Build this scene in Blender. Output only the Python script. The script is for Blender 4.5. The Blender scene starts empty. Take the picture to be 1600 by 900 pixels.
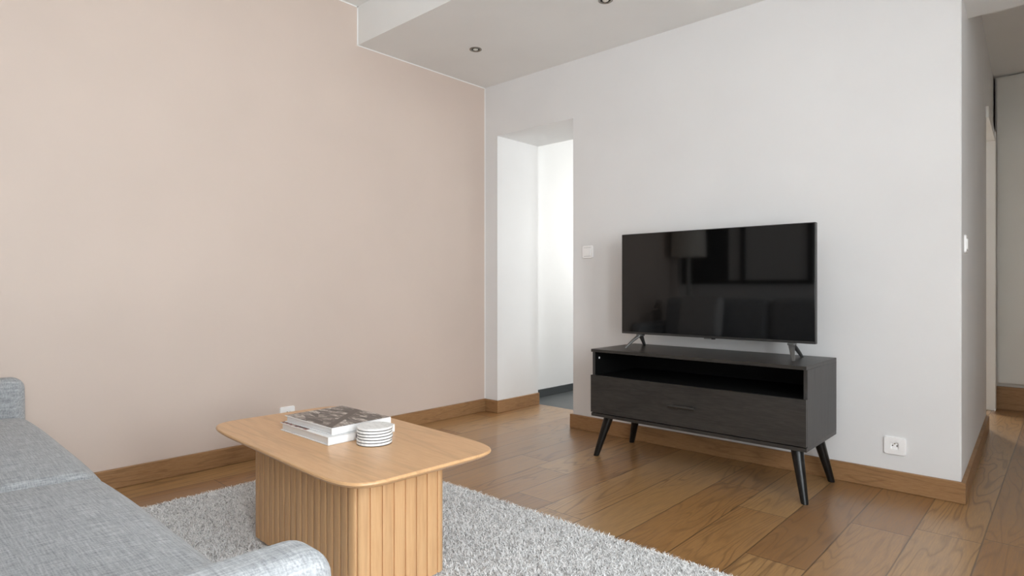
import bpy, bmesh, math, random
import numpy as np
from mathutils import Vector, Matrix
random.seed(4)
rng = np.random.default_rng(7)
SC = bpy.context.scene
COL = SC.collection
PI = math.pi

# ---------------------------------------------------------------- helpers
def lin(c):
    return tuple((x / 255 / 12.92) if x / 255 <= .04045 else ((x / 255 + .055) / 1.055) ** 2.4 for x in c) + (1,)

class NT:
    """tiny node builder"""
    def __init__(s, name):
        s.m = bpy.data.materials.new(name); s.m.use_nodes = True
        s.t = s.m.node_tree; s.b = s.t.nodes['Principled BSDF']
    def n(s, kind, ins=None, **props):
        nd = s.t.nodes.new(kind)
        for k, v in props.items(): setattr(nd, k, v)
        for k, v in (ins or {}).items():
            sock = nd.inputs[k]
            if hasattr(v, 'bl_idname') and hasattr(v, 'outputs'): v = v.outputs[0]
            if isinstance(v, bpy.types.NodeSocket): s.t.links.new(v, sock)
            else: sock.default_value = v
        return nd
    def math(s, op, a, b=0., c=None):
        ins = {0: a, 1: b}
        if c is not None: ins[2] = c
        return s.n('ShaderNodeMath', ins, operation=op).outputs[0]
    def mix(s, f, a, b, mode='MIX'):
        nd = s.t.nodes.new('ShaderNodeMix'); nd.data_type = 'RGBA'; nd.blend_type = mode
        for i, v in ((0, f), (6, a), (7, b)):
            if isinstance(v, bpy.types.NodeSocket): s.t.links.new(v, nd.inputs[i])
            else: nd.inputs[i].default_value = v
        return nd.outputs[2]
    def ramp(s, f, stops):
        nd = s.n('ShaderNodeValToRGB', {0: f}); e = nd.color_ramp.elements
        while len(e) < len(stops): e.new(.5)
        for i, (p, c) in enumerate(stops):
            e[i].position = p; e[i].color = c if len(c) == 4 else tuple(c) + (1,)
        return nd.outputs[0]
    def obj(s):
        return s.n('ShaderNodeTexCoord').outputs['Object']
    def mapped(s, v, scale=(1, 1, 1), loc=(0, 0, 0), rot=(0, 0, 0)):
        return s.n('ShaderNodeMapping', {0: v, 1: loc, 2: rot, 3: scale}).outputs[0]
    def noise(s, v, scale, detail=2., rough=.5, dist=0.):
        return s.n('ShaderNodeTexNoise', {'Vector': v, 'Scale': scale, 'Detail': detail, 'Roughness': rough, 'Distortion': dist}).outputs[0]
    def set(s, **kw):
        for k, v in kw.items():
            k = {'color': 'Base Color', 'rough': 'Roughness', 'metal': 'Metallic', 'spec': 'Specular IOR Level', 'coat': 'Coat Weight', 'coatr': 'Coat Roughness', 'sheen': 'Sheen Weight', 'ior': 'IOR'}[k]
            if isinstance(v, bpy.types.NodeSocket): s.t.links.new(v, s.b.inputs[k])
            else: s.b.inputs[k].default_value = v
        return s
    def bump(s, h, strength=.3, dist=.002):
        nd = s.n('ShaderNodeBump', {'Height': h, 'Strength': strength, 'Distance': dist})
        s.t.links.new(nd.outputs[0], s.b.inputs['Normal']); return s

def paint(name, c, rough=.55, bump=.05, spec=.3):
    m = NT(name); v = m.obj()
    n = m.noise(v, 2.2, 3.)
    m.set(color=m.mix(m.ramp(n, [(.35, (0, 0, 0)), (.7, (1, 1, 1))]), lin(c), lin([x * .985 for x in c])), rough=rough, spec=spec)
    m.bump(m.noise(v, 160., 3.), bump, .001)
    return m.m

def plain(name, c, rough=.4, metal=0., spec=.5, grain=.03):
    m = NT(name); v = m.obj()
    n = m.noise(v, 35., 3.)
    a = lin([max(0, x * (1 - grain)) for x in c]); b = lin([min(255, x * (1 + grain)) for x in c])
    m.set(color=m.mix(n, a, b), rough=rough, metal=metal, spec=spec)
    return m.m

def wood(name, dark, mid, light, stretch, scale=1., rough=.45, bump=.12, lines=.5, spec=.4):
    """stretch: mapping scale per axis (small value = along the grain)"""
    m = NT(name); v = m.obj()
    p = m.mapped(v, stretch)
    big = m.noise(p, 5. * scale, 3., .5, .4)
    saw = m.math('PINGPONG', m.math('MULTIPLY', big, 9.), 1.)
    ln = m.ramp(saw, [(.0, (0, 0, 0)), (.35, (1, 1, 1))])
    fine = m.noise(p, 60. * scale, 4., .65)
    base = m.mix(m.ramp(fine, [(.3, (0, 0, 0)), (.7, (1, 1, 1))]), lin(mid), lin(light))
    f = m.math('MULTIPLY', m.math('SUBTRACT', 1., ln), lines)
    m.set(color=m.mix(f, base, lin(dark)), rough=rough, spec=spec)
    m.bump(fine, bump, .001)
    return m.m

# --- mesh makers -----------------------------------------------------------
def bm_box(bm, x0, x1, y0, y1, z0, z1, r=0., seg=3, edges=None):
    res = bmesh.ops.create_cube(bm, size=1.)
    vs = res['verts']
    for v in vs:
        v.co.x = x0 if v.co.x < 0 else x1; v.co.y = y0 if v.co.y < 0 else y1; v.co.z = z0 if v.co.z < 0 else z1
    if r > 0:
        es = list({e for v in vs for e in v.link_edges})
        if edges: es = [e for e in es if edges(e)]
        bmesh.ops.bevel(bm, geom=es, offset=r, segments=seg, profile=.5, affect='EDGES', clamp_overlap=True)
    return bm
def box(x0, x1, y0, y1, z0, z1, r=0., seg=3, edges=None):
    return bm_box(bmesh.new(), x0, x1, y0, y1, z0, z1, r, seg, edges)
def vertical(e):
    a, b = e.verts; return abs(a.co.z - b.co.z) > 1e-5 and abs(a.co.x - b.co.x) < 1e-6 and abs(a.co.y - b.co.y) < 1e-6

def prism(pts, z0, z1, bm=None):
    bm = bm or bmesh.new()
    a = [bm.verts.new((x, y, z0)) for x, y in pts]; b = [bm.verts.new((x, y, z1)) for x, y in pts]
    n = len(pts)
    bm.faces.new(list(reversed(a))); bm.faces.new(b)
    for i in range(n): bm.faces.new((a[i], a[(i + 1) % n], b[(i + 1) % n], b[i]))
    bmesh.ops.recalc_face_normals(bm, faces=bm.faces[:])
    return bm

def rounded_rect(w, d, r, n=10):
    pts = []
    for cx, cy, a0 in ((w / 2 - r, d / 2 - r, 0), (-w / 2 + r, d / 2 - r, 90), (-w / 2 + r, -d / 2 + r, 180), (w / 2 - r, -d / 2 + r, 270)):
        for k in range(n + 1):
            a = math.radians(a0 + 90 * k / n); pts.append((cx + r * math.cos(a), cy + r * math.sin(a)))
    return pts

def layered(rings, bm=None):
    """rings: list of lists of 3D points with the same count; caps both ends"""
    bm = bm or bmesh.new()
    R = [[bm.verts.new(p) for p in ring] for ring in rings]
    n = len(R[0])
    for a, b in zip(R, R[1:]):
        for i in range(n): bm.faces.new((a[i], a[(i + 1) % n], b[(i + 1) % n], b[i]))
    bm.faces.new(list(reversed(R[0]))); bm.faces.new(R[-1])
    bmesh.ops.recalc_face_normals(bm, faces=bm.faces[:])
    return bm

def lathe(profile, n=48, bm=None, c=(0, 0, 0)):
    rings = [[(c[0] + r * math.cos(2 * PI * k / n), c[1] + r * math.sin(2 * PI * k / n), c[2] + z) for k in range(n)] for r, z in profile]
    return layered(rings, bm)

def taper(p0, p1, r0, r1, n=24, bm=None, flat=True):
    """tapered round bar between two points; flat: ends cut horizontally"""
    p0, p1 = Vector(p0), Vector(p1)
    rings = []
    for p, r in ((p0, r0), (p0.lerp(p1, .02), r0), (p0.lerp(p1, .5), (r0 + r1) / 2), (p0.lerp(p1, .985), r1), (p1, r1 * .9)):
        if flat:
            rings.append([(p.x + r * math.cos(2 * PI * k / n), p.y + r * math.sin(2 * PI * k / n), p.z) for k in range(n)])
        else:
            d = (p1 - p0).normalized(); s = d.orthogonal().normalized(); t = d.cross(s)
            rings.append([tuple(p + s * r * math.cos(2 * PI * k / n) + t * r * math.sin(2 * PI * k / n)) for k in range(n)])
    return layered(rings, bm)

def soft_block(w, d, h, r, crown=(0, 0, 0), inner=12, rs=7, wrinkle=0.):
    """upholstered block centred on the origin: rounded edges, faces bulging by crown (x,y,z)"""
    def samples(L):
        a = [-L / 2 + r * (1 - math.cos(PI / 2 * k / rs)) for k in range(rs)]
        b = list(np.linspace(-L / 2 + r, L / 2 - r, inner + 1))
        return a + b + [-x for x in reversed(a)]
    X, Y, Z = samples(w), samples(d), samples(h)
    bm = bmesh.new(); V = {}
    def vert(i, j, k):
        if (i, j, k) in V: return V[i, j, k]
        p = Vector((X[i], Y[j], Z[k]))
        q = Vector((max(-w / 2 + r, min(w / 2 - r, p.x)), max(-d / 2 + r, min(d / 2 - r, p.y)), max(-h / 2 + r, min(h / 2 - r, p.z))))
        dv = p - q
        if dv.length > 1e-9: p = q + dv.normalized() * r
        nx, ny, nz = 2 * p.x / w, 2 * p.y / d, 2 * p.z / h
        s = lambda t: max(0, 1 - t * t)
        o = Vector((crown[0] * nx * s(ny) * s(nz), crown[1] * ny * s(nx) ** .5 * s(nz), crown[2] * nz * s(nx) ** .3 * s(ny) ** .45))
        if wrinkle: o += Vector((0, 0, wrinkle * math.sin(p.x * 9 + 1.3 * math.sin(p.y * 7)) * math.cos(p.y * 8)))
        V[i, j, k] = bm.verts.new(p + o); return V[i, j, k]
    nx, ny, nz = len(X) - 1, len(Y) - 1, len(Z) - 1
    def quad(*c): bm.faces.new([vert(*x) for x in c])
    for i in range(nx):
        for j in range(ny):
            for k in (0, nz): quad((i, j, k), (i + 1, j, k), (i + 1, j + 1, k), (i, j + 1, k))
    for i in range(nx):
        for k in range(nz):
            for j in (0, ny): quad((i, j, k), (i + 1, j, k), (i + 1, j, k + 1), (i, j, k + 1))
    for j in range(ny):
        for k in range(nz):
            for i in (0, nx): quad((i, j, k), (i, j + 1, k), (i, j + 1, k + 1), (i, j, k + 1))
    bmesh.ops.recalc_face_normals(bm, faces=bm.faces[:])
    return bm

def move(bm, x=0, y=0, z=0, rot=None):
    if rot is not None: bmesh.ops.transform(bm, matrix=rot, verts=bm.verts[:])
    bmesh.ops.translate(bm, vec=(x, y, z), verts=bm.verts[:]); return bm

def obj(name, bm, mat, parent=None, loc=(0, 0, 0), smooth=40, label=None):
    me = bpy.data.meshes.new(name); bm.to_mesh(me); bm.free()
    if smooth:
        me.polygons.foreach_set('use_smooth', [True] * len(me.polygons))
        me.set_sharp_from_angle(angle=math.radians(smooth))
    o = bpy.data.objects.new(name, me); COL.objects.link(o)
    me.materials.append(mat); o.location = loc
    if parent: o.parent = parent
    if label: o['label'] = label
    if smooth:
        w = o.modifiers.new('weighted_normals', 'WEIGHTED_NORMAL'); w.keep_sharp = True; w.weight = 80
    return o
def tag(o, label, cat, group=None):
    o['label'] = label; o['category'] = cat
    if group: o['group'] = group
    return o
def thing(name, label, cat, loc, rz=0., group=None):
    o = bpy.data.objects.new(name, None); COL.objects.link(o)
    o.location = loc; o.rotation_euler = (0, 0, rz); o.empty_display_size = .1
    return tag(o, label, cat, group)
def struct(name, bm, mat, parent=None, smooth=0):
    o = obj(name, bm, mat, parent, smooth=smooth)
    if not parent: o['kind'] = 'structure'
    return o

# ---------------------------------------------------------------- materials
M_white = paint('white_wall_paint', (230, 230, 230))
M_ceil = paint('ceiling_paint', (238, 239, 238))
M_pink = paint('pink_wall_paint', (211, 195, 184))
M_trim = paint('gloss_white_trim', (240, 240, 238), .35)
M_plastic = plain('white_plastic', (248, 248, 248), .3, grain=.005)
M_plasticgrey = plain('grey_plastic_shadow_gap', (150, 150, 150), .5)
M_pin = plain('pin_metal', (170, 165, 150), .3, 1.)
M_hole = plain('dark_hole', (18, 18, 18), .7)

def floor_material():
    m = NT('oak_plank_floor'); v = m.obj()
    sx = m.n('ShaderNodeSeparateXYZ', {0: v}); u, w = sx.outputs[0], sx.outputs[1]
    W, L = .216, 1.55
    a = m.math('DIVIDE', m.math('ADD', u, .47), W)
    row, fu = m.math('FLOOR', a), m.math('FRACT', a)
    off = m.n('ShaderNodeTexWhiteNoise', {'W': row}, noise_dimensions='1D').outputs[0]
    b = m.math('ADD', m.math('DIVIDE', w, L), m.math('MULTIPLY', off, 7.))
    col, fv = m.math('FLOOR', b), m.math('FRACT', b)
    idv = m.n('ShaderNodeCombineXYZ', {0: row, 1: col, 2: 0.})
    idn = m.n('ShaderNodeTexWhiteNoise', {'Vector': idv}, noise_dimensions='3D').outputs[0]
    # gaps between boards
    du = m.math('MULTIPLY', m.math('SUBTRACT', .5, m.math('ABSOLUTE', m.math('SUBTRACT', fu, .5))), W)
    dv = m.math('MULTIPLY', m.math('SUBTRACT', .5, m.math('ABSOLUTE', m.math('SUBTRACT', fv, .5))), L)
    gap = m.ramp(m.math('MINIMUM', du, dv), [(.0003, (.25, .25, .25)), (.0019, (1, 1, 1))])
    # grain, shifted for every board
    sh = m.n('ShaderNodeVectorMath', {0: v, 1: m.n('ShaderNodeVectorMath', {0: m.n('ShaderNodeCombineXYZ', {0: idn, 1: m.math('MULTIPLY', idn, 37.), 2: m.math('MULTIPLY', idn, 11.)}), 1: (13., 1., 1.)}, operation='MULTIPLY').outputs[0]}, operation='ADD').outputs[0]
    p = m.mapped(sh, (1., .115, 1.))
    big = m.noise(p, 6.5, 2., .45, .25)
    rings = m.math('PINGPONG', m.math('MULTIPLY', big, 30.), 1.)
    ringf = m.ramp(rings, [(0., (0, 0, 0)), (.42, (1, 1, 1))])
    patch = m.ramp(m.noise(m.mapped(sh, (1., .35, 1.)), 2.6, 2.), [(.34, (0, 0, 0)), (.60, (1, 1, 1))])
    fine = m.noise(m.mapped(sh, (1., .06, 1.)), 190., 3., .65)
    base = m.ramp(idn, [(0., lin((142, 100, 56))), (.35, lin((164, 121, 72))), (.7, lin((176, 137, 88))), (1., lin((154, 108, 59)))])
    base = m.mix(m.math('MULTIPLY', m.ramp(fine, [(.35, (1, 1, 1)), (.62, (0, 0, 0))]), .38), base, lin((105, 70, 38)))
    base = m.mix(m.math('MULTIPLY', m.math('MULTIPLY', m.math('SUBTRACT', 1., ringf), patch), .55), base, lin((86, 56, 30)))
    tan_sheen = m.ramp(m.noise(m.mapped(v, (1., .6, 1.)), 1.7, 3.), [(.45, (0, 0, 0)), (.75, (1, 1, 1))])  # pale tan patches: floor sheen put into the colour
    base = m.mix(m.math('MULTIPLY', tan_sheen, .3), base, lin((162, 138, 110)))
    base = m.mix(gap, lin((40, 25, 14)), base)
    m.set(color=base, rough=m.ramp(fine, [(.2, (.34, .34, .34)), (.8, (.48, .48, .48))]), spec=.5, coat=.75, coatr=.24)
    h = m.math('ADD', m.math('MULTIPLY', gap, 1.), m.math('ADD', m.math('MULTIPLY', fine, .10), m.math('MULTIPLY', ringf, .08)))
    m.bump(h, .35, .003)
    return m.m
M_floor = floor_material()

def tile_material():
    m = NT('slate_tile_floor'); v = m.obj()
    br = m.n('ShaderNodeTexBrick', {'Vector': v, 'Color1': lin((72, 76, 78)), 'Color2': lin((80, 84, 85)), 'Mortar': lin((52, 54, 55)), 'Scale': 1., 'Mortar Size': .003, 'Brick Width': .6, 'Row Height': .3})
    n = m.noise(v, 9., 4.)
    m.set(color=m.mix(m.math('MULTIPLY', n, .4), br.outputs[0], lin((60, 63, 66))), rough=.35)
    return m.m
M_tile = tile_material()
M_skirt = wood('oak_skirting', (92, 64, 40), (144, 106, 70), (164, 127, 88), (.22, .22, 2.2), 1.6, .4, lines=.35)
M_slate = plain('slate_skirting', (58, 62, 64), .4, grain=.08)
M_table = wood('light_oak_table_top', (180, 140, 100), (206, 161, 116), (218, 176, 131), (.10, 1., 1.), 1.8, .32, .08, .42)
M_slat = wood('light_oak_slats', (176, 136, 98), (201, 157, 112), (213, 172, 127), (1., 1., .07), 1.9, .45, .08, .35)
M_black = wood('black_stained_wood', (24, 23, 22), (43, 41, 39), (58, 55, 52), (.12, .5, 1.), 2.4, .36, .10, .35)
M_blackv = wood('black_stained_wood_side', (30, 29, 29), (48, 47, 46), (64, 62, 61), (1., .9, .06), 2.4, .40, .10, .35)
M_leg = wood('black_lacquer_leg', (10, 10, 10), (16, 16, 16), (24, 24, 24), (1., 1., .1), 2., .28, .05, .3)
M_inside_shade = plain('black_inside_shade', (8, 8, 8), .7, grain=.1, spec=.2)  # shade of the open shelf put into the colour, blacker than the boards

def screen_material():
    m = NT('dark_glass_screen'); v = m.obj()
    m.set(color=m.mix(m.noise(v, 3.), lin((7, 7, 8)), lin((9, 9, 9))), rough=.045, spec=.55)
    return m.m
M_screen = screen_material()
M_bezel = plain('brushed_grey_bezel', (78, 78, 78), .35, .8, grain=.06)
M_foot = plain('grey_metal_foot', (108, 108, 107), .42, .6, grain=.06)
M_tvback = plain('black_plastic_back', (22, 22, 23), .5)

def fabric(name, c, dark, light, sc=1.):
    m = NT(name); v = m.obj()
    a = m.noise(m.mapped(v, (7., 120., 50.)), 2.2 * sc, 3., .6)
    b = m.noise(m.mapped(v, (120., 7., 50.)), 2.2 * sc, 3., .6)
    c3 = m.noise(v, 300. * sc, 2., .6)
    mel = m.math('ADD', m.math('MULTIPLY', a, .38), m.math('ADD', m.math('MULTIPLY', b, .38), m.math('MULTIPLY', c3, .24)))
    col = m.ramp(mel, [(.34, lin(dark)), (.5, lin(c)), (.66, lin(light))])
    m.set(color=col, rough=.9, spec=.15, sheen=.12)
    m.bump(mel, .8, .0025)
    return m.m
M_sofa = fabric('grey_woven_upholstery', (161, 164, 167), (120, 123, 126), (194, 197, 200))
M_cush = fabric('light_grey_cushion_cloth', (196, 196, 196), (170, 170, 170), (215, 215, 215))
M_paper = plain('white_paper_block', (226, 226, 226), .7, grain=.02)
M_cover = plain('white_book_cover', (238, 238, 238), .35, grain=.01)

def photo_cover():
    m = NT('printed_photo_cover'); v = m.obj()
    n1 = m.noise(m.mapped(v, (14., 42., 1.), rot=(0, 0, .10)), 1.6, 5., .7)
    vor = m.n('ShaderNodeTexVoronoi', {'Vector': m.mapped(v, (16., 46., 1.), rot=(0, 0, .12)), 'Scale': 1.}, feature='F1').outputs['Color']
    vv = m.n('ShaderNodeSeparateColor', {0: vor}).outputs[0]
    t = m.math('ADD', m.math('MULTIPLY', n1, .55), m.math('MULTIPLY', vv, .42))
    c = m.ramp(t, [(.30, lin((72, 64, 60))), (.44, lin((112, 102, 96))), (.52, lin((168, 156, 148))), (.56, lin((104, 94, 88))), (.62, lin((214, 205, 197))), (.70, lin((120, 110, 104)))])
    sx = m.n('ShaderNodeSeparateXYZ', {0: v})
    # a dark beam across the picture, and a thinner one crossing it
    d1 = m.math('ABSOLUTE', m.math('ADD', m.math('SUBTRACT', sx.outputs[0], m.math('MULTIPLY', sx.outputs[1], -.75)), -.045))
    d2 = m.math('ABSOLUTE', m.math('ADD', m.math('SUBTRACT', sx.outputs[0], m.math('MULTIPLY', sx.outputs[1], .55)), -.02))
    b1 = m.ramp(d1, [(.017, (1, 1, 1)), (.021, (0, 0, 0))]); b2 = m.ramp(d2, [(.006, (1, 1, 1)), (.009, (0, 0, 0))])
    c = m.mix(b1, c, lin((82, 73, 68))); c = m.mix(m.math('MULTIPLY', b2, .8), c, lin((84, 75, 70)))
    m.set(color=c, rough=.38)
    return m.m
M_photo = photo_cover()
def low_cover():
    m = NT('printed_lower_cover'); v = m.obj()
    n = m.noise(m.mapped(v, (40., 60., 1.)), 1., 3.)
    m.set(color=m.ramp(n, [(.40, lin((60, 44, 40))), (.5, lin((150, 84, 66))), (.58, lin((200, 190, 185)))]), rough=.4)
    return m.m
M_lowcover = low_cover()
M_ink = plain('grey_print', (150, 152, 164), .5)
def marble():
    m = NT('white_marble'); v = m.obj()
    n = m.noise(v, 14., 5., .6, 1.2)
    vein = m.ramp(m.math('ABSOLUTE', m.math('SUBTRACT', n, .5)), [(0., (1, 1, 1)), (.035, (0, 0, 0))])
    m.set(color=m.mix(m.math('MULTIPLY', vein, .28), lin((240, 242, 242)), lin((160, 164, 168))), rough=.25)
    return m.m
M_marble = marble()
M_cork = plain('dark_pad', (46, 44, 44), .8, grain=.1)
M_chrome = plain('brushed_nickel', (150, 146, 138), .22, 1., grain=.05)
M_bulb = plain('frosted_bulb_glass', (215, 214, 208), .25, 0., grain=.02)
def rug_material():
    m = NT('rug_pile'); g = m.n('ShaderNodeNewGeometry')
    c = m.ramp(g.outputs['Random Per Island'], [(0., lin((104, 101, 99))), (.10, lin((186, 185, 184))), (.24, lin((233, 233, 233))), (1., lin((247, 247, 247)))])
    m.set(color=c, rough=.9, spec=.1)
    return m.m
M_rug = rug_material()
M_rugbase = plain('rug_backing', (222, 221, 220), .95)
M_shade = plain('linen_lamp_shade', (214, 208, 198), .8)
M_lampmetal = plain('grey_lamp_pole', (170, 168, 164), .5, .0)
M_frame = plain('black_steel_frame', (14, 14, 14), .45)
M_paned = plain('dark_window_pane', (16, 16, 17), .12)
M_panel_ = plain('pale_window_pane', (205, 205, 203), .15)
M_wardrobe = paint('white_cupboard_lacquer', (226, 226, 222), .4)

# ---------------------------------------------------------------- the room  (x along the TV wall, y towards it, z up; eye at 1 m)
XL, YB, XR, YF = -3.5, 3.48, 1.45, -.72
ZH, ZS = 2.874, 2.617          # high ceiling, lowered part
YS = 2.283                     # edge of the lowered part
DX0, DX1, DZ, DY = -3.36, -2.61, 2.207, 3.98    # doorway
CX = -.372                     # right end of the TV wall
def ret(y): return CX - .0338 * (y - YB)        # the corridor side of that wall runs slightly askew

b = box(XL - .15, XR + .15, YF - .15, YB, -.12, 0)
bm_box(b, DX0 - .02, DX1 + .02, YB, DY, -.12, 0); bm_box(b, -1.9, 1.2, YB + .5, 8.2, -.12, -.0)
bm_box(b, CX, 1.2, YB, YB + .5, -.12, 0)
struct('floor', b, M_floor)
struct('floor_tiled', box(-3.75, -1.95, DY, 6.6, -.12, -.001), M_tile)
struct('wall_left', box(XL - .15, XL, YF - .15, YB, 0, 3.), M_pink)
b = box(XL - .15, DX0, YB, DY, 0, 3.)
bm_box(b, DX0, DX1, YB, DY, DZ, 3.)
bm_box(b, DX1, -1.9, YB, DY, 0, 3.)
prism([(-1.9, YB), (CX - .006, YB), (CX, YB + .006), (ret(5.42), 5.42), (ret(5.42) - .12, 5.42), (CX - .15, DY), (-1.9, DY)], 0, 3., b)
prism([(ret(6.3), 6.3), (ret(7.), 7.), (ret(7.) - .12, 7.), (ret(6.3) - .12, 6.3)], 0, 3., b)
prism([(ret(5.42), 5.42), (ret(6.3), 6.3), (ret(6.3) - .12, 6.3), (ret(5.42) - .12, 5.42)], 2.2, 3., b)
struct('wall_back', b, M_white)
# room beyond the doorway
b = box(-3.72, -3.56, DY, 6.6, 0, 3.); bm_box(b, -3.72, -1.9, 6.6, 6.75, 0, 3.); bm_box(b, -1.95, -1.83, DY, 8.2, 0, 3.)
struct('wall_far_room', b, M_white)
struct('ceiling_far_room', box(-3.75, -1.8, DY, 6.8, 2.75, 2.9), M_ceil)
struct('baseboard_far_room', box(-3.56, -3.548, DY, 6.6, 0, .07, .003, 2), M_slate)
# ceiling
struct('ceiling', box(XL - .15, XR + .15, YF - .15, YS + .05, ZH, ZH + .1), M_ceil)
b = box(XL, XR + .15, YS, YB, ZS, 3.)
struct('ceiling_lowered', b, M_ceil)
b = box(CX - .1, 1.2, YB, YB + .36, 2.367, 3.)
bm_box(b, -1.9, 1.2, YB + .36, 8.3, 2.74, 2.9)
struct('ceiling_corridor', b, M_ceil)
# window wall, with two windows (the first one added for fill light), and the wall behind the sofa
def wall_with_windows(x0, x1, y0, y1, wins, z1=3.):
    b = bmesh.new(); c = y0
    for a, e, zb, zt in wins:
        bm_box(b, x0, x1, c, a, 0, z1); bm_box(b, x0, x1, a, e, 0, zb); bm_box(b, x0, x1, a, e, zt, z1); c = e
    bm_box(b, x0, x1, c, y1, 0, z1)
    return b
WINS = [(-.60, .10, .12, 2.45), (.72, 1.42, .70, 2.35)]
struct('wall_right', wall_with_windows(XR, XR + .25, YF - .15, YB, WINS), M_white)
for i, (a, e, zb, zt) in enumerate(WINS):
    b = bmesh.new()
    for s in (a, e - .05, (a + e) / 2 - .035): bm_box(b, XR + .08, XR + .13, s, s + (.05 if s != (a + e) / 2 - .035 else .07), zb, zt, .006, 2)
    for z in (zb, zt - .05): bm_box(b, XR + .08, XR + .13, a, e, z, z + .05, .006, 2)
    struct('window_%d' % (i + 1), b, M_trim)
struct('wall_front', box(XL - .15, XR + .25, YF - .15, YF, 0, 3.), M_white)
b = box(1.05, 1.2, YB, 8.2, 0, 3.); bm_box(b, 1.05, XR + .25, YB, YB + .15, 0, 3.); bm_box(b, -1.9, 1.2, 8.2, 8.35, 0, 3.)
bm_box(b, ret(6.38) - .12, 1.2, 6.86, 7., 0, 3.)
struct('wall_corridor', b, M_white)
# black framed window in the wall behind the sofa (seen in the television)
b = bmesh.new(); yw = YF + .012
for x in (-3.45, -2.72, -1.98): bm_box(b, x, x + .055, YF, YF + .04, 1.04, 2.15, .003, 2)
for z in (1.04, 2.12): bm_box(b, -3.45, -1.925, YF, YF + .04, z, z + .045, .003, 2)
w3 = struct('window_3', b, M_frame)
struct('pane', box(-3.40, -2.86, YF, yw, 1.08, 2.13), M_paned, w3)
struct('pane', box(-2.86, -1.97, YF, yw - .002, 1.08, 2.13), M_panel_, w3)

# baseboards
def skirt_edges(e): return True
struct('baseboard_left', box(XL, XL + .018, YF, YB, 0, .099, .004, 2), M_skirt)
b = box(XL + .018, DX0 + .018, YB - .018, YB, 0, .099, .004, 2)
bm_box(b, DX0, DX0 + .018, YB - .002, DY, 0, .099, .004, 2)
struct('baseboard_doorway', b, M_skirt)
b = box(DX1 - .018, CX + .018, YB - .018, YB, 0, .099, .004, 2)
bm_box(b, DX1 - .018, DX1, YB - .002, DY, 0, .099, .004, 2)
struct('baseboard_back', b, M_skirt)
b = prism([(CX + .018, YB - .018), (ret(5.4) + .018, 5.4), (ret(5.4), 5.4), (CX, YB - .0)], 0, .099)
struct('baseboard_corridor', b, M_skirt)
struct('baseboard_front', box(XL, XR, YF, YF + .018, 0, .099, .004, 2), M_skirt)
struct('baseboard_right', box(XR - .018, XR, YF, YB, 0, .099, .004, 2), M_skirt)
# thin unpainted line round the edge of the pink wall
struct('trim_1', box(XL, XL + .002, YF, YS + .002, ZH - .007, ZH), M_trim)
struct('trim_2', box(XL, XL + .002, YS - .007, YS, ZS - .004, ZH), M_trim)
struct('trim_3', box(XL, XL + .002, YS - .008, YB, ZS - .006, ZS), M_trim)
struct('trim_4', box(XL, XL + .002, YB - .007, YB, .099, ZS), M_trim)
# frame of the opening at the end of the corridor
b = box(ret(6.3) - .05, ret(6.3) + .022, 6.265, 6.34, 0, 2.27, .004, 2)
prism([(ret(5.38) + .016, 5.38), (ret(6.3) + .016, 6.3), (ret(6.3) - .1, 6.3), (ret(5.42) - .1, 5.42), (ret(5.42) - .0, 5.42), (ret(5.38), 5.38)], 2.19, 2.27, b)
struct('door_1', b, M_trim)

# flush cupboard at the end of the corridor
cx0, cx1, cy = ret(6.38) + .012, 1.04, 6.38
cb = thing('cupboard', 'tall flush white cupboard filling the end of the corridor, on a wooden plinth', 'cupboard', ((cx0 + cx1) / 2, cy + .24, 0))
w = (cx1 - cx0) / 2
obj('carcass', box(-w, w, -.20, .22, .0, 2.738), M_wardrobe, cb)
obj('door', box(-w + .012, w, -.24, -.202, .215, 2.722, .003, 2), M_wardrobe, cb)
obj('plinth', box(-w, w, -.235, -.202, 0, .185, .003, 2), M_skirt, cb, label='brown oak plinth')

# ---------------------------------------------------------------- fittings on walls and ceiling
def light_switch(loc, rz, label):
    t = thing('light_switch', label, 'light switch', loc, rz)
    P = rounded_rect(.088, .088, .012, 6); to = Matrix.Rotation(PI / 2, 4, 'X')
    obj('plate', move(layered([[(x, y, 0) for x, y in P], [(x, y, .006) for x, y in P], [(x * .95, y * .95, .0095) for x, y in P]]), rot=to), M_plastic, t)
    obj('rocker', move(layered([[(x * .62, y * .62, .009) for x, y in P], [(x * .61, y * .61 - .001, .0135) for x, y in P]]), rot=to), M_plastic, t)
    for z in (-.030, .029): obj('gap_shade', box(-.028, .028, -.0102, -.0085, z, z + .0016), M_plasticgrey, t)  # grey strips painted in for the shade above and below the rocker
    return t
light_switch((-2.481, YB, 1.247), 0, 'square white light switch between the doorway and the television')
t = light_switch((ret(3.66) + .0, 3.665, 1.21), PI / 2 + .0338, 'white light switch on the corridor side of the wall, seen edge on')

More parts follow.
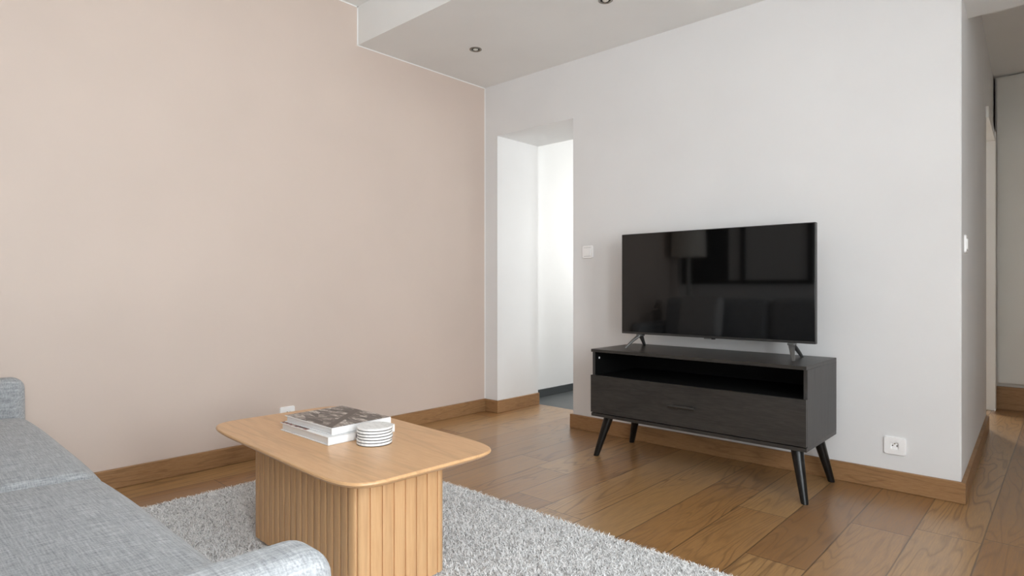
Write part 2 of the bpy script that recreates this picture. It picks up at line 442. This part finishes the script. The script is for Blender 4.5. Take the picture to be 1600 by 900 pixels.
def power_socket(loc, rz, label):
    t = thing('power_socket', label, 'power socket', loc, rz)
    to = Matrix.Rotation(PI / 2, 4, 'X')
    P = rounded_rect(.094, .086, .010, 6); n = len(P)
    # plate with a round well in its face
    bm = bmesh.new()
    ring = lambda s, z: [bm.verts.new((x * s, y * s, z)) for x, y in P]
    def circ(r, z): 
        out = []
        for x, y in P:
            a = math.atan2(y, x); out.append(bm.verts.new((r * math.cos(a), r * math.sin(a), z)))
        return out
    R = [ring(1, 0), ring(1, .007), ring(.95, .010), circ(.0215, .010), circ(.0205, .0015)]
    for a, c in zip(R, R[1:]):
        for i in range(n): bm.faces.new((a[i], a[(i + 1) % n], c[(i + 1) % n], c[i]))
    bm.faces.new(R[-1]); bmesh.ops.recalc_face_normals(bm, faces=bm.faces[:])
    obj('plate', move(bm, rot=to), M_plastic, t)
    for x in (-.0095, .0095): obj('pin_hole', move(lathe([(.0032, .001), (.0032, .0022)], 16, None, (x, 0, 0)), rot=to), M_hole, t)
    obj('earth_pin', move(lathe([(.0026, 0), (.0026, .008), (.0012, .0095)], 16, c=(0, .010, 0)), rot=to), M_pin, t, label='small metal earth pin')
    return t
power_socket((-.637, YB, .2195), 0, 'white wall socket low on the white wall right of the black cabinet')
power_socket((XL, 1.785, .234), PI / 2, 'white wall socket on the pink wall just above the coffee table')

def downlight(x, y, label):
    t = thing('recessed_downlight', label, 'ceiling light', (x, y, ZS), 0, 'recessed ceiling downlights')
    b = bmesh.new(); n = 40
    prof = [(.041, .0), (.041, -.004), (.036, -.006), (.029, -.0035), (.027, .0)]
    rings = [[b.verts.new((r * math.cos(2 * PI * k / n), r * math.sin(2 * PI * k / n), z)) for k in range(n)] for r, z in prof]
    for a, c in zip(rings, rings[1:]):
        for i in range(n): b.faces.new((a[i], a[(i + 1) % n], c[(i + 1) % n], c[i]))
    bmesh.ops.recalc_face_normals(b, faces=b.faces[:])
    obj('trim_ring', b, M_chrome, t)
    obj('reflector', lathe([(.0275, -.0005), (.0275, -.002), (.018, -.0015)], 40), M_hole, t)
    obj('bulb', lathe([(.017, -.001), (.017, -.004), (.012, -.007), (.004, -.008)], 32), M_bulb, t)
downlight(-2.972, 2.864, 'small recessed downlight in the lowered ceiling nearest the pink wall')
downlight(-1.925, 2.868, 'recessed downlight cut by the top edge, farther from the pink wall')

# ---------------------------------------------------------------- television cabinet
SX0, SX1, SY0, SY1 = -2.073, -.884, 2.938, 3.42
cab = thing('television_cabinet', 'black wood television cabinet with open shelf and one wide drawer on splayed legs', 'cabinet', ((SX0 + SX1) / 2, (SY0 + SY1) / 2, 0))
hw, hd = (SX1 - SX0) / 2, (SY1 - SY0) / 2
ZT, ZB = .639, .247
obj('top_panel', box(-hw, hw, -hd, hd, ZT - .017, ZT, .0012, 2), M_black, cab)
obj('bottom_panel', box(-hw, hw, -hd + .002, hd, ZB, ZB + .018, .0012, 2), M_black, cab)
for s in (-1, 1):
    x0, x1 = (-hw, -hw + .017) if s < 0 else (hw - .017, hw)
    sd = obj('side_panel', box(x0, x1, -hd + .016, hd, ZB + .018, ZT - .017, .0008, 1), M_blackv, cab)
    if s < 0:
        obj('shade_sheet', box(x1, x1 + .003, -hd + .018, hd - .012, .484, ZT - .017), M_inside_shade, sd)  # added sheet, blackened as the shade inside the shelf
        obj('cam_lock', move(lathe([(.0065, 0), (.0065, .0016), (.005, .002)], 20), x1 + .003, -hd + .055, ZT - .017 - .038, Matrix.Rotation(PI / 2, 4, 'Y')), M_plastic, sd, label='small white fitting')
obj('back_panel', box(-hw + .017, hw - .017, hd - .012, hd - .004, ZB + .018, ZT - .017), M_inside_shade, cab)
obj('shelf', box(-hw + .017, hw - .017, -hd + .03, hd - .012, .470, .484), M_inside_shade, cab)
dr = obj('drawer', box(-hw, hw, -hd - .004, -hd + .014, ZB + .0235, .487, .0012, 2), M_black, cab)
b = taper((-1.562 - (SX0 + SX1) / 2, -hd - .026, .376), (-1.413 - (SX0 + SX1) / 2, -hd - .026, .376), .007, .007, 16, flat=False)
for x in (-1.545, -1.43): taper((x - (SX0 + SX1) / 2, -hd - .004, .376), (x - (SX0 + SX1) / 2, -hd - .026, .376), .005, .005, 12, b, False)
obj('handle', b, M_black, dr)
for (fx, fy, tx, ty) in ((-2.078, 2.998, -2.005, 3.03), (-.902, 2.975, -.955, 3.03), (-2.085, 3.408, -2.005, 3.345), (-.905, 3.412, -.955, 3.345)):
    cx, cyy = (SX0 + SX1) / 2, (SY0 + SY1) / 2
    obj('leg', taper((tx - cx, ty - cyy, ZB), (fx - cx, fy - cyy, 0), .029, .017), M_leg, cab)

# ---------------------------------------------------------------- television
TW, TH = 1.105, .606
tv = thing('television', 'large flat black television standing on the black cabinet', 'television', (-1.479, 3.222, ZT), .018)
zb = .079
obj('frame', box(-TW / 2, TW / 2, -.008, .022, zb, zb + TH, .003, 2), M_bezel, tv)
obj('screen', box(-TW / 2 + .005, TW / 2 - .005, -.0095, -.004, zb + .013, zb + TH - .004, .0008, 1), M_screen, tv)
obj('back_housing', box(-TW / 2 + .09, TW / 2 - .09, .02, .058, zb + .03, zb + TH * .72, .014, 3), M_tvback, tv)
b = box(-.024, .012, -.0105, .01, zb - .0045, zb + .0005, .001, 1)
obj('brand_plate', b, M_foot, tv, label='small grey plate under the screen edge')
obj('sensor', box(.018, .034, -.0095, .012, zb - .006, zb + .0005, .001, 1), M_hole, tv)
def tv_foot(s):
    cx = -.43 if s < 0 else .437
    f0 = (-.488 + .009, -.085) if s < 0 else (.472, -.093)
    f1 = (-.477, .136) if s < 0 else (.459, .098)
    b = box(cx - .016, cx + .016, -.02, .03, zb - .012, zb + .0005, .003, 2)
    for (fx, fy) in (f0, f1):
        top = Vector((cx, .005 if fy > 0 else -.004, zb - .006)); bot = Vector((fx, fy, .0))
        rings = []
        for k in range(7):
            u = k / 6; c = top.lerp(bot, u) + Vector((0, 0, .004 * math.sin(PI * u)))
            w1, w2 = .0165 - .008 * u, .0115 - .004 * u
            if k == 6: c = bot
            rings.append([(c.x + w1 * math.cos(a), c.y + w2 * 1.4 * math.sin(a), c.z + (.0 if k == 6 else .0)) for a in [2 * PI * q / 14 for q in range(14)]])
        layered(rings, b)
    obj('foot', b, M_foot, tv)
tv_foot(-1); tv_foot(1)

# ---------------------------------------------------------------- coffee table
TX, TY, TZ = -1.989, 1.235, .45
tb = thing('coffee_table', 'light oak coffee table with a rounded top on a slatted block base', 'coffee table', (TX, TY, 0.022), -.039)
TWD, TDP, TP = 1.112, .602, 7.4
def squircle(w, d, p, n=96):
    f = lambda t: math.copysign(abs(t) ** (2 / p), t)
    return [(w / 2 * f(math.cos(2 * PI * k / n)), d / 2 * f(math.sin(2 * PI * k / n))) for k in range(n)]
def ringed(off, z):
    P = squircle(TWD - 2 * off, TDP - 2 * off, TP); return [(x, y, z - .022) for x, y in P]
obj('tabletop', layered([ringed(.028, TZ - .026), ringed(.010, TZ - .017), ringed(.002, TZ - .011), ringed(0, TZ - .007), ringed(.001, TZ - .0025), ringed(.004, TZ)]), M_table, tb, smooth=32)
# slatted base: one continuous skin of half-round slats
BW, BD, BR = .782, .358, .042
def perimeter(w, d, r, step):
    segs = []
    pts = rounded_rect(w, d, r, 24); pts.append(pts[0])
    L = [0]
    for a, c in zip(pts, pts[1:]): L.append(L[-1] + math.hypot(c[0] - a[0], c[1] - a[1]))
    return pts, L
pts, L = perimeter(BW, BD, BR, .01)
tot = L[-1]; ns = 50; per = 12
ring = []
def at_len(s):
    s %= tot
    for i in range(len(L) - 1):
        if L[i] <= s <= L[i + 1] and L[i + 1] > L[i]:
            f = (s - L[i]) / (L[i + 1] - L[i]); a, c = pts[i], pts[i + 1]
            x, y = a[0] + f * (c[0] - a[0]), a[1] + f * (c[1] - a[1])
            qx, qy = max(-BW / 2 + BR, min(BW / 2 - BR, x)), max(-BD / 2 + BR, min(BD / 2 - BR, y))
            nx, ny = x - qx, y - qy; l = math.hypot(nx, ny); return x, y, nx / l, ny / l
prof = [(0., -.007), (.035, -.007), (.05, -.0025), (.10, -.0012), (.2, -.0004), (.35, 0.), (.65, 0.), (.8, -.0004), (.90, -.0012), (.95, -.0025), (.965, -.007)]
for i in range(ns):
    for f, d in prof:
        x, y, nx, ny = at_len((i + f) / ns * tot); ring.append((x + nx * d, y + ny * d))
obj('base', layered([[(x, y, 0.) for x, y in ring], [(x, y, TZ - .047) for x, y in ring]]), M_slat, tb, smooth=35)

# books
def book(x0, x1, y0, y1, z0, z1, label, top_mat, rz=0., low=False):
    cx, cy = (x0 + x1) / 2, (y0 + y1) / 2; w, d, h = (x1 - x0) / 2, (y1 - y0) / 2, z1 - z0
    t = thing('book', label, 'book', (cx, cy, z0), rz, 'books on the coffee table')
    c = .003
    obj('page_block', box(-w + .008, w - .004, -d + .006, d - .006, c, h - c, .001, 1), M_paper, t)
    b = box(-w, w, -d, d, 0, c, .0008, 1); bm_box(b, -w, w, -d, d, h - c, h, .0008, 1); bm_box(b, w - .004, w, -d, d, 0, h, .0012, 2)
    obj('cover', b, M_cover, t)
    obj('cover_print', box(-w + .002, w - .002 if not low else .02, -d + .002, d - .002, h - .0004, h + .0005), top_mat, t, label='printed picture on the cover')
    if low: obj('spine_print', box(w - .0005, w + .0006, -.03, .10, .006, h - .006), M_ink, t, label='pale grey block printed on the spine')
    return t
book(-2.243, -1.893, 1.116, 1.398, TZ, TZ + .030, 'white book lying under another book on the coffee table', M_lowcover, 0, True)
book(-2.236, -1.906, 1.133, 1.388, TZ + .0306, TZ + .056, 'book with a brown and grey photo cover, on top of a white book', M_photo, 0.02)

# coasters
names = ['lowest coaster of the stack, lying on the table top', 'second marble coaster from the bottom of the stack', 'third marble coaster from the bottom of the stack',
         'third marble coaster from the top of the stack', 'second marble coaster from the top of the stack', 'topmost round white marble coaster of the stack']
pad = disc = None
for i in range(6):
    t = thing('coaster', names[i], 'coaster', (-1.813 + random.uniform(-.0012, .0012), 1.252 + random.uniform(-.0012, .0012), TZ + i * .0103), random.uniform(0, 6), 'round marble coasters stacked on the coffee table')
    if pad is None:
        pad = obj('pad', lathe([(.0612, 0), (.0612, .0022)], 64), M_cork, t, label='thin dark backing')
        disc = obj('marble_disc', lathe([(.0604, .0022), (.0618, .0030), (.0618, .0092), (.0608, .0102), (.03, .0102)], 64), M_marble, t)
    else:
        for s in (pad, disc):
            c = s.copy(); COL.objects.link(c); c.parent = t

# ---------------------------------------------------------------- rug
RX0, RX1, RY0, RY1 = -3.05, -.50, .32, 2.03
rug = thing('rug', 'pale grey shaggy rug under the coffee table', 'rug', ((RX0 + RX1) / 2, (RY0 + RY1) / 2, 0))
rw, rd = (RX1 - RX0) / 2, (RY1 - RY0) / 2
obj('backing', box(-rw, rw, -rd, rd, 0, .006, .002, 1), M_rugbase, rug)
def pile():
    N = 330000
    x = rng.uniform(-rw, rw, N); y = rng.uniform(-rd, rd, N)
    ox, oy = TX - (RX0 + RX1) / 2, TY - (RY0 + RY1) / 2
    keep = ~((np.abs(x - ox) < BW / 2 - .0) & (np.abs(y - oy) < BD / 2 - .0))
    x, y = x[keep], y[keep]; n = len(x)
    a = rng.uniform(0, 2 * PI, n); lean = rng.uniform(.006, .022, n); h = rng.uniform(.010, .020, n)
    a2 = a + rng.normal(0, .7, n)
    wd = rng.uniform(.0008, .0017, n); tx, ty = -np.sin(a), np.cos(a)
    V = np.zeros((n, 6, 3), np.float32)
    for k, (f, hh, ww) in enumerate(((0, 0, 1.), (.45, .7, 1.), (1., 1., .45))):
        cx = x + lean * f * np.cos(a if k < 2 else a2); cy = y + lean * f * np.sin(a if k < 2 else a2); cz = .004 + h * hh * (1 if k < 2 else .92)
        for s, sg in ((0, -1), (1, 1)):
            V[:, 2 * k + s, 0] = cx + sg * wd * ww * tx; V[:, 2 * k + s, 1] = cy + sg * wd * ww * ty; V[:, 2 * k + s, 2] = cz
    base = (np.arange(n) * 6)[:, None]
    F = np.concatenate([base + np.array([[0, 1, 3, 2]]), base + np.array([[2, 3, 5, 4]])], 1).reshape(-1)
    me = bpy.data.meshes.new('pile')
    me.vertices.add(n * 6); me.vertices.foreach_set('co', V.reshape(-1))
    me.loops.add(len(F)); me.loops.foreach_set('vertex_index', F.astype(np.int32))
    me.polygons.add(2 * n); me.polygons.foreach_set('loop_start', (np.arange(2 * n) * 4).astype(np.int32))
    me.update(calc_edges=True); me.validate()
    me.materials.append(M_rug)
    o = bpy.data.objects.new('pile', me); COL.objects.link(o); o.parent = rug; o['kind'] = 'stuff'
pile()

# ---------------------------------------------------------------- sofa
UX0, UX1, UYF, UYB = -3.488, -.815, .512, -.30
AT = .125                                      # arm thickness
sofa = thing('sofa', 'long grey fabric sofa with low rounded arms in the left foreground', 'sofa', ((UX0 + UX1) / 2, (UYF + UYB) / 2, 0))
sx, sy = (UX0 + UX1) / 2, (UYF + UYB) / 2
il, ir = UX0 + AT, UX1 - AT
obj('frame', move(soft_block(ir - il + .02, UYF - UYB - .03, .17, .02, inner=6, rs=4), 0, -.012, .185), M_sofa, sofa)
for s in (-1, 1):
    ax = (UX0 + AT / 2 if s < 0 else UX1 - AT / 2) - sx
    obj('arm', move(soft_block(AT, UYF - UYB - .02, .515, .045, (.006, .004, .004)), ax, .012 if s < 0 else .002, .344), M_sofa, sofa)
mid = -2.19
for a, c in ((il + .002, mid - .001), (mid + .001, ir - .002)):
    obj('seat_cushion', move(soft_block(c - a, .61, .165, .056, (.004, .022, .034), inner=18, rs=8, wrinkle=.0012), (a + c) / 2 - sx, UYF - .30 + .012 - sy, .338 if a > mid else .343, Matrix.Rotation(.0 if a > mid else .010, 4, 'Y')), M_sofa, sofa)
    obj('back_cushion', move(soft_block(c - a, .20, .46, .07, (.004, .03, .01), inner=14), (a + c) / 2 - sx, UYB + .17 - sy, .64, Matrix.Rotation(.10, 4, 'X')), M_sofa, sofa)
obj('backrest', move(soft_block(ir - il + .02, .13, .56, .045, (.0, .004, .0), inner=8), 0, UYB + .065 - sy, .46), M_sofa, sofa)
for x in (UX0 + .1, UX1 - .1):
    for y in (UYB + .1, UYF - .26):
        obj('leg', taper((x - sx, y - sy, .105), (x - sx, y - sy, 0), .024, .016), M_leg, sofa)
cu = obj('scatter_cushion', move(soft_block(.47, .13, .45, .055, (.0, .035, .0), inner=12), 0, 0, 0, Matrix.Rotation(.20, 4, 'X')), M_cush, None, (-2.83, .175, .685))
tag(cu, 'light grey square cushion leaning on the sofa back, reflected in the television', 'cushion')

# floor lamp in the corner behind the sofa arm
lp = thing('floor_lamp', 'floor lamp with a pale drum shade in the corner, reflected in the television', 'lamp', (-3.26, -.475, 0))
obj('base', lathe([(.13, 0), (.13, .016), (.12, .022), (.02, .026)], 48), M_lampmetal, lp)
obj('pole', taper((0, 0, .024), (0, 0, 1.42), .028, .024, 20, flat=False), M_lampmetal, lp)
bm = bmesh.new(); n = 48
rs = [[bm.verts.new((r * math.cos(2 * PI * k / n), r * math.sin(2 * PI * k / n), z)) for k in range(n)] for r, z in ((.205, 1.365), (.195, 1.74), (.192, 1.74), (.202, 1.365))]
for a, c in zip(rs, rs[1:] + rs[:1]):
    for i in range(n): bm.faces.new((a[i], a[(i + 1) % n], c[(i + 1) % n], c[i]))
bmesh.ops.recalc_face_normals(bm, faces=bm.faces[:])
obj('lamp_shade', bm, M_shade, lp)

# ---------------------------------------------------------------- light
def area(name, loc, rot, sx_, sy_, power, col=(1, 1, 1), spread=PI):
    l = bpy.data.lights.new(name, 'AREA'); l.shape = 'RECTANGLE'; l.size = sx_; l.size_y = sy_
    l.energy = power; l.color = col; l.spread = spread
    o = bpy.data.objects.new(name, l); COL.objects.link(o); o.location = loc; o.rotation_euler = rot
    return o
for (a, e, zb, zt), pw in zip(WINS, (64, 56)):  # the first lamp serves the added fill window
    area('daylight_at_window', (XR + .18, (a + e) / 2, (zb + zt) / 2), (0, PI / 2, 0), zt - zb - .1, e - a - .1, pw, (.91, .965, 1.))
area('daylight_in_far_room', (-2.1, 5.3, 1.75), (0, PI / 2, 0), 1.2, 1.1, 4.5, (1., 1., .97))
area('far_room_fill', (-2.75, 6.55, 1.5), (-PI / 2 + .12, 0, 0), 1.0, 1.3, 23, (1., 1., .97), 2.0)  # added fill, no window there; spills light through the doorway onto the floor
area('daylight_in_side_room', (-1.2, 7.0, 2.1), Vector((.9, -1.55, -1.6)).to_track_quat('-Z', 'Y').to_euler(), .3, .3, 22, (1., .95, .85))

W = bpy.data.worlds.new('sky'); SC.world = W; W.use_nodes = True
W.node_tree.nodes['Background'].inputs[0].default_value = (.80, .90, 1., 1); W.node_tree.nodes['Background'].inputs[1].default_value = 1.

# ---------------------------------------------------------------- camera
cam = bpy.data.cameras.new('camera'); co = bpy.data.objects.new('camera', cam); COL.objects.link(co)
cam.sensor_width = 36; cam.lens = 948 / 1600 * 36; cam.shift_y = -1 / 1600; cam.clip_start = .02
co.location = (0, 0, 1.); co.rotation_euler = (PI / 2, 0, math.atan2(948, 1030))
SC.camera = co
SC.view_settings.view_transform = 'Standard'; SC.view_settings.look = 'None'
SC.view_settings.gamma = 1; SC.view_settings.use_curve_mapping = False
SC.view_settings.exposure = .45
SC.cycles.use_denoising = True; SC.cycles.diffuse_bounces = 8; SC.cycles.max_bounces = 14
